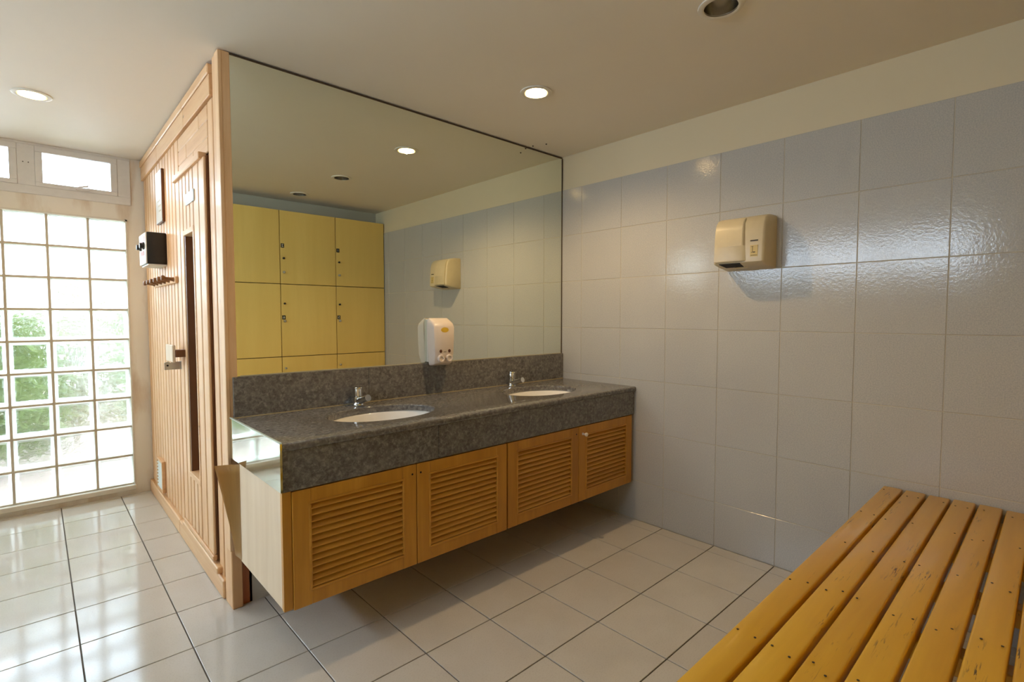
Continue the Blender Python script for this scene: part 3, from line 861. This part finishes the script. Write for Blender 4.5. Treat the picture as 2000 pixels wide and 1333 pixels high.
# ================================================================== SOAP DISPENSER
sd = empty('soap_dispenser', (-1.005, MIRY - 0.04, 0.945))
tag(sd, 'white twin soap dispenser with yellow oval mark stuck on the mirror', 'soap dispenser')
box('back_plate', -1.066, -0.944, MIRY - 0.017, MIRY - 0.0005, 0.962, 1.186, 'trim_white', sd, 0.002)
bm = bmesh.new()
yb, yf = MIRY - 0.0175, MIRY - 0.082
#            z      x-half(back) x-half(front) y front
secs = [(0.944, 0.052, 0.046, MIRY - 0.046), (0.950, 0.056, 0.048, MIRY - 0.060), (0.956, 0.0575, 0.050, MIRY - 0.070), (1.00, 0.060, 0.055, yf - 0.001), (1.08, 0.0635, 0.060, yf - 0.002), (1.145, 0.065, 0.062, yf), (1.163, 0.065, 0.060, MIRY - 0.071), (1.178, 0.062, 0.053, MIRY - 0.050), (1.191, 0.056, 0.046, MIRY - 0.026)]
xc = -1.005; rings = []
for z, hb, hf, y in secs:
    loop = [(xc - hb, yb), (xc - hb, yb - (yb - y) * 0.72), (xc - hb * 0.5 - hf * 0.5, y + (yb - y) * 0.10), (xc - hf + 0.008, y), (xc + hf - 0.008, y), (xc + hb * 0.5 + hf * 0.5, y + (yb - y) * 0.10), (xc + hb, yb - (yb - y) * 0.72), (xc + hb, yb)]
    rings.append([bm.verts.new((a, b, z)) for a, b in loop])
for a, b in zip(rings, rings[1:]):
    for i in range(8): bm.faces.new((a[i], a[(i + 1) % 8], b[(i + 1) % 8], b[i]))
bm.faces.new(rings[0]); bm.faces.new(rings[-1][::-1])
finish('body', bm, 'white_plastic', sd, True)
bm = bmesh.new(); lathe(bm, [(0.024, 0), (0.024, 0.002)], (xc, yf + 0.0005, 1.130), n=26, sx=1.0, sy=0.55, frame=(Vector((1, 0, 0)), Vector((0, 0, 1)), Vector((0, -1, 0))))
lg = finish('oval_mark', bm, 'yellow_logo', sd); lg['label'] = 'yellow oval mark'
for s in (-1, 1):
    bm = bmesh.new(); lathe(bm, [(0.0088, 0), (0.0088, 0.003), (0.007, 0.004)], (xc + s * 0.027, yf - 0.0005, 1.020), n=18, sx=0.85, frame=dirframe((0, -1, 0)))
    finish('level_window', bm, 'brown_window', sd)
    bm = bmesh.new(); lathe(bm, [(0.0205, 0), (0.0205, 0.008), (0.018, 0.012), (0.012, 0.012), (0.010, 0.008), (0.003, 0.008)], (xc + s * 0.0255, yf + 0.002, 0.982), n=24, frame=dirframe((0, -1, 0)))
    kb = finish('push_knob', bm, 'white_plastic', sd, True)
box('printed_line', xc - 0.008, xc + 0.008, yf - 0.0018, yf + 0.002, 1.0145, 1.0165, 'dark_print', sd)

# ================================================================== HAND DRYER
hd = empty('hand_dryer', (-0.07, -1.238, 1.424))
tag(hd, 'cream plastic hand dryer fixed to the tiled wall', 'hand dryer')
DYN, DYF = -1.358, -1.121          # near and far sides (world y)
def dryer_loop(y):
    # side profile in x,z : wall, rounded top, slightly bowed front leaning outwards to the bottom
    return [(-0.001, y, 1.676), (-0.060, y, 1.674), (-0.092, y, 1.668), (-0.116, y, 1.655), (-0.132, y, 1.634), (-0.139, y, 1.600), (-0.145, y, 1.530), (-0.148, y, 1.470), (-0.147, y, 1.452), (-0.140, y, 1.446), (-0.075, y, 1.434), (-0.001, y, 1.425)]
bm = bmesh.new()
ysq = [DYN, DYN + 0.004, DYN + 0.012, DYF - 0.012, DYF - 0.004, DYF]; shr = [0.012, 0.004, 0, 0, 0.004, 0.012]
rg = []
for y, s in zip(ysq, shr):
    rg.append([bm.verts.new((min(-0.001, x + s * (1 if x < -0.01 else 0)), yy, z - (s if z > 1.6 else -s * 0.6))) for x, yy, z in dryer_loop(y)])
for a, b in zip(rg, rg[1:]):
    n = len(a)
    for i in range(n): bm.faces.new((a[i], a[(i + 1) % n], b[(i + 1) % n], b[i]))
bm.faces.new(rg[0]); bm.faces.new(rg[-1][::-1])
body = finish('housing', bm, 'cream_plastic', hd, True)
# raised nozzle cover on the left two thirds of the front
bm = bmesh.new()
ca, cb_ = -1.262, -1.132
pf = [(-0.118, 1.660), (-0.138, 1.640), (-0.148, 1.605), (-0.155, 1.530), (-0.159, 1.466), (-0.158, 1.457), (-0.14, 1.452), (-0.125, 1.60)]
R0 = [bm.verts.new((x + (0.012 if x < -0.13 and z < 1.65 else 0.004), ca - 0.004 - 0.014 * min(1, (1.67 - z) / 0.2), z)) for x, z in pf]
A = [bm.verts.new((x, ca, z)) for x, z in pf]
Bv = [bm.verts.new((x, cb_, z)) for x, z in pf]
n = len(pf)
bm.faces.new(R0); bm.faces.new(Bv[::-1])
for a_, b_ in ((R0, A), (A, Bv)):
    for i in range(n): bm.faces.new((a_[i], a_[(i + 1) % n], b_[(i + 1) % n], b_[i]))
bmesh.ops.bevel(bm, geom=[e for e in bm.edges], offset=0.002, segments=2, affect='EDGES')
cov = finish('nozzle_cover', bm, 'cream_plastic', hd, True)
# outlet
bm = bmesh.new(); extrude_poly(bm, [(-0.150, -1.252, 1.4470), (-0.092, -1.246, 1.4345), (-0.092, -1.162, 1.4345), (-0.150, -1.152, 1.4470)], (0, 0, 0.002))
finish('air_outlet', bm, 'dark_hole', hd)
box('outlet_grille', -0.072, -0.052, -1.255, -1.195, 1.4298, 1.434, 'cream_plastic_dark', hd)
# print: maker's line and pictogram label on the right panel
px = -0.1435
ln = box('printed_line', px - 0.0022, px + 0.006, -1.330, -1.296, 1.5445, 1.5500, 'dark_print', hd)
lab = box('instruction_label', px - 0.0050, px + 0.006, -1.331, -1.297, 1.474, 1.526, 'label_gold', hd)
lx = px - 0.0056
bm = bmesh.new()
add_box(bm, lx, lx + 0.001, -1.309, -1.3075, 1.495, 1.520); add_box(bm, lx, lx + 0.001, -1.311, -1.3005, 1.519, 1.5205)
add_box(bm, lx, lx + 0.001, -1.320, -1.308, 1.492, 1.496); add_box(bm, lx, lx + 0.001, -1.305, -1.302, 1.492, 1.495); add_box(bm, lx, lx + 0.001, -1.329, -1.300, 1.479, 1.481)
finish('pictogram', bm, 'dark_print', lab)

# ================================================================== LOCKERS
LF = -2.366
lk = empty('locker_bank', (-1.0, -2.6, 0.0))
tag(lk, 'bank of tall mustard laminate lockers with black number plates', 'lockers')
cw = 0.4975; zr = [2.118, 1.482, 0.849, 0.215]
boxes('carcass', [(-1.990, -0.006, -2.86, LF - 0.020, 0.05, 2.116), (-1.985, -0.010, -2.84, LF - 0.05, 0.0, 0.05)], 'dark_joint', lk)
shared = None
nums = {(0, 0): '1', (0, 1): '2', (1, 0): '5', (1, 1): '6'}
for c in range(4):
    x1 = -0.004 - c * cw; x0 = x1 - cw
    for r in range(3):
        z1, z0 = zr[r], zr[r + 1]
        d = shared_box('locker_door', (cw - 0.006, 0.019, z1 - z0 - 0.006), ((x0 + x1) / 2, LF - 0.0095, (z0 + z1) / 2), 'locker_laminate', lk, 0.001)
        hx = x0 + 0.022
        ka, kb2, kp = ((z1 - 0.415), (z1 - 0.535), (z1 - 0.305)) if r == 0 else ((z1 - 0.17), (z1 - 0.322), (z1 - 0.29)) if r == 1 else ((z1 - 0.10), (z1 - 0.22), None)
        for zz, rr, mt, nm in ((ka, 0.009, 'black_plastic' if r < 2 else 'brushed_steel', 'lock'), (kb2, 0.011, 'brushed_steel', 'knob')):
            key = (nm, mt)
            if key not in _cache:
                bm = bmesh.new(); lathe(bm, [(rr * 0.6, 0), (rr * 0.55, 0.010), (rr, 0.014), (rr, 0.022), (rr * 0.6, 0.025)], (0, 0, 0), n=16, frame=dirframe((0, 1, 0)))
                bmesh.ops.recalc_face_normals(bm, faces=bm.faces[:])
                me = bpy.data.meshes.new(nm); bm.to_mesh(me); bm.free(); me.materials.append(M[mt]); _cache[key] = me
            link(nm, _cache[key], (hx + 0.004, LF, zz), d)
        if (r, c) in nums:
            box('number_plate', hx - 0.014, hx + 0.014, LF, LF + 0.0015, kp - 0.018, kp + 0.018, 'black_plastic', d)
            text_mesh('number', nums[(r, c)], 0.032, 'white_print', (hx, LF + 0.0019, kp), (PI / 2, 0, PI), d, 0.0003)
    shared_box('plinth_panel', (cw - 0.006, 0.016, 0.150), ((x0 + x1) / 2, LF - 0.010, 0.132), 'locker_laminate', lk, 0.001)

# ================================================================== BENCH
bn = empty('slatted_bench', (-1.05, -2.06, 0.0))
tag(bn, 'worn yellow painted slatted wooden bench in front of the lockers', 'bench')
BZ = 0.500; SX0, SX1 = -2.06, -0.008
bpits = [-1.806 - 0.0733 * k for k in range(7)]
for k, yy in enumerate(bpits):
    box('slat', SX0, SX1 - random.uniform(0, 0.004), yy - 0.0635, yy, BZ - 0.036, BZ + random.uniform(-0.0015, 0.0015), 'bench_paint', bn, 0.005, 3)
XB = [-0.09, -0.43, -0.76, -1.10, -1.445, -1.79, -2.00]
for x in XB:
    box('crossbar', x - 0.024, x + 0.024, bpits[-1] - 0.056, bpits[0] - 0.010, BZ - 0.085, BZ - 0.0365, 'bench_paint', bn, 0.003)
for x in (-0.09, -1.10, -2.00):
    for y in (bpits[0] - 0.045, bpits[-1] - 0.025):
        box('leg', x - 0.026, x + 0.026, y - 0.026, y + 0.026, 0.0, BZ - 0.0855, 'bench_paint', bn, 0.003)
for y in (bpits[0] - 0.045, bpits[-1] - 0.025):
    box('long_rail', SX0 + 0.09, SX1 - 0.06, y - 0.014, y + 0.014, 0.16, 0.205, 'bench_paint', bn, 0.003)
bm = bmesh.new()
for yy in bpits:
    for x in XB:
        for dy in (-0.016, -0.048):
            if random.random() < 0.7:
                lathe(bm, [(0.0027, 0), (0.0027, 0.0012)], (x + random.uniform(-0.018, 0.018), yy + dy + random.uniform(-0.005, 0.005), BZ + 0.0008), n=7)
nh = finish('nail_heads', bm, 'dark_print', bn); tag(nh, 'dark nail heads', None, None, 'stuff')

# ================================================================== DOWNLIGHTS
def downlight(x, y, lit, label, watts=LAMP_W):
    d = empty('ceiling_downlight', (x, y, CEIL))
    tag(d, label, 'downlight', 'recessed ceiling downlights')
    bm = bmesh.new()
    lathe(bm, [(RC - 0.002, 0.0), (RC + 0.017, 0.0), (RC + 0.016, -0.004), (RC + 0.004, -0.007), (RC - 0.003, -0.005)], (x, y, CEIL - 0.0005), n=40, cap=False)
    finish('trim_ring', bm, 'trim_white', d, True)
    bm = bmesh.new()
    lathe(bm, [(RC - 0.001, -0.004), (RC - 0.002, 0.03), (RC - 0.006, 0.07), (RC - 0.018, 0.105), (0.022, 0.125), (0.020, 0.150)], (x, y, CEIL), n=40, cap=False)
    finish('reflector_can', bm, 'reflector', d, 'all')
    bm = bmesh.new()
    if lit:
        lathe(bm, [(0.012, 0.125), (0.018, 0.105), (0.034, 0.062), (0.044, 0.022), (0.044, 0.012), (0.036, 0.004), (0.018, 0.0005), (0.002, -0.0005)], (x, y, CEIL), n=28)
        finish('bulb', bm, 'lit_bulb', d, 'all')
        l = bpy.data.lights.new('downlight_glow', 'SPOT'); l.energy = watts; l.color = (1.0, 0.69, 0.35)
        l.spot_size = math.radians(150); l.spot_blend = 0.6; l.shadow_soft_size = 0.014
        lo = link('downlight_glow', l, (x, y, CEIL - 0.008), d)
    else:
        lathe(bm, [(0.012, 0.130), (0.016, 0.115), (0.027, 0.088), (0.030, 0.074), (0.026, 0.062), (0.014, 0.055), (0.002, 0.053)], (x, y, CEIL), n=28)
        finish('bulb', bm, 'dead_bulb', d, 'all')
downlight(*LAMPS[0], 'lit warm recessed downlight in the ceiling above the vanity')
downlight(*LAMPS[1], 'lit warm recessed downlight in the ceiling near the glass block window', 9.0)
downlight(*LAMPS[2], 'unlit recessed downlight with metal reflector in the ceiling above the open floor')
downlight(*LAMPS[3], 'unlit recessed downlight close to the lockers, seen only in the mirror')

# ================================================================== GARDEN OUTSIDE
gd = box('garden_ground', -9.0, 3.0, YW + 0.151, 9.0, -0.12, -0.03, 'soil')
tag(gd, 'bare pale soil outside the glass block window', None, None, 'structure')
gd2 = box('garden_ground', -9.0, XL - 0.151, -6.0, YW + 0.15, -0.12, -0.03, 'soil')
tag(gd2, 'bare pale soil outside the added side window', None, None, 'structure')
def shrub(x, y, h, w, n, mat, label):
    s = empty('garden_shrub', (x, y, -0.03))
    tag(s, label, 'shrub', 'shrubs outside the window')
    bm = bmesh.new()
    for k in range(5):
        a = 2 * PI * k / 5 + random.random()
        tube(bm, (x, y, -0.03), (x + 0.3 * w * math.cos(a), y + 0.3 * w * math.sin(a), h * 0.75), 0.02, 0.008, 6)
    finish('stems', bm, 'bark', s)
    bm = bmesh.new()
    for _ in range(n):
        a = random.uniform(0, 2 * PI); rr = math.sqrt(random.random()); zz = random.random()
        env = math.sin(PI * min(1, 0.15 + 0.8 * zz)) ** 0.5
        c = Vector((x + w * rr * env * math.cos(a), y + 0.6 * w * rr * env * math.sin(a), 0.12 + zz * (h - 0.12)))
        u = Vector((random.uniform(-1, 1), random.uniform(-1, 1), random.uniform(-0.3, 1))).normalized()
        v = u.cross(Vector((random.uniform(-1, 1), random.uniform(-1, 1), random.uniform(-1, 1)))).normalized()
        L = random.uniform(0.05, 0.11); B = L * 0.22
        p = [c - u * L, c + v * B, c + u * L, c - v * B]
        bm.faces.new([bm.verts.new(q) for q in p])
    lf = finish('foliage', bm, mat, s); lf['kind'] = 'stuff'
SH = [(-1.60, 3.20, 2.15, 0.50, 2600, 'leaf_green', 'tall light green shrub outside nearest the sauna end of the glass blocks'),
      (-2.30, 4.20, 1.75, 0.62, 2600, 'leaf_dry', 'dry yellowish shrub set back behind the green ones outside the glass blocks'),
      (-2.85, 3.20, 1.30, 0.50, 2600, 'leaf_green', 'low green shrub seen through the glass blocks at the picture edge'),
      (-3.70, 4.20, 1.65, 0.62, 2000, 'leaf_dry', 'dry yellowish shrub beyond the picture edge outside the glass blocks')]
for a in SH: shrub(*a)
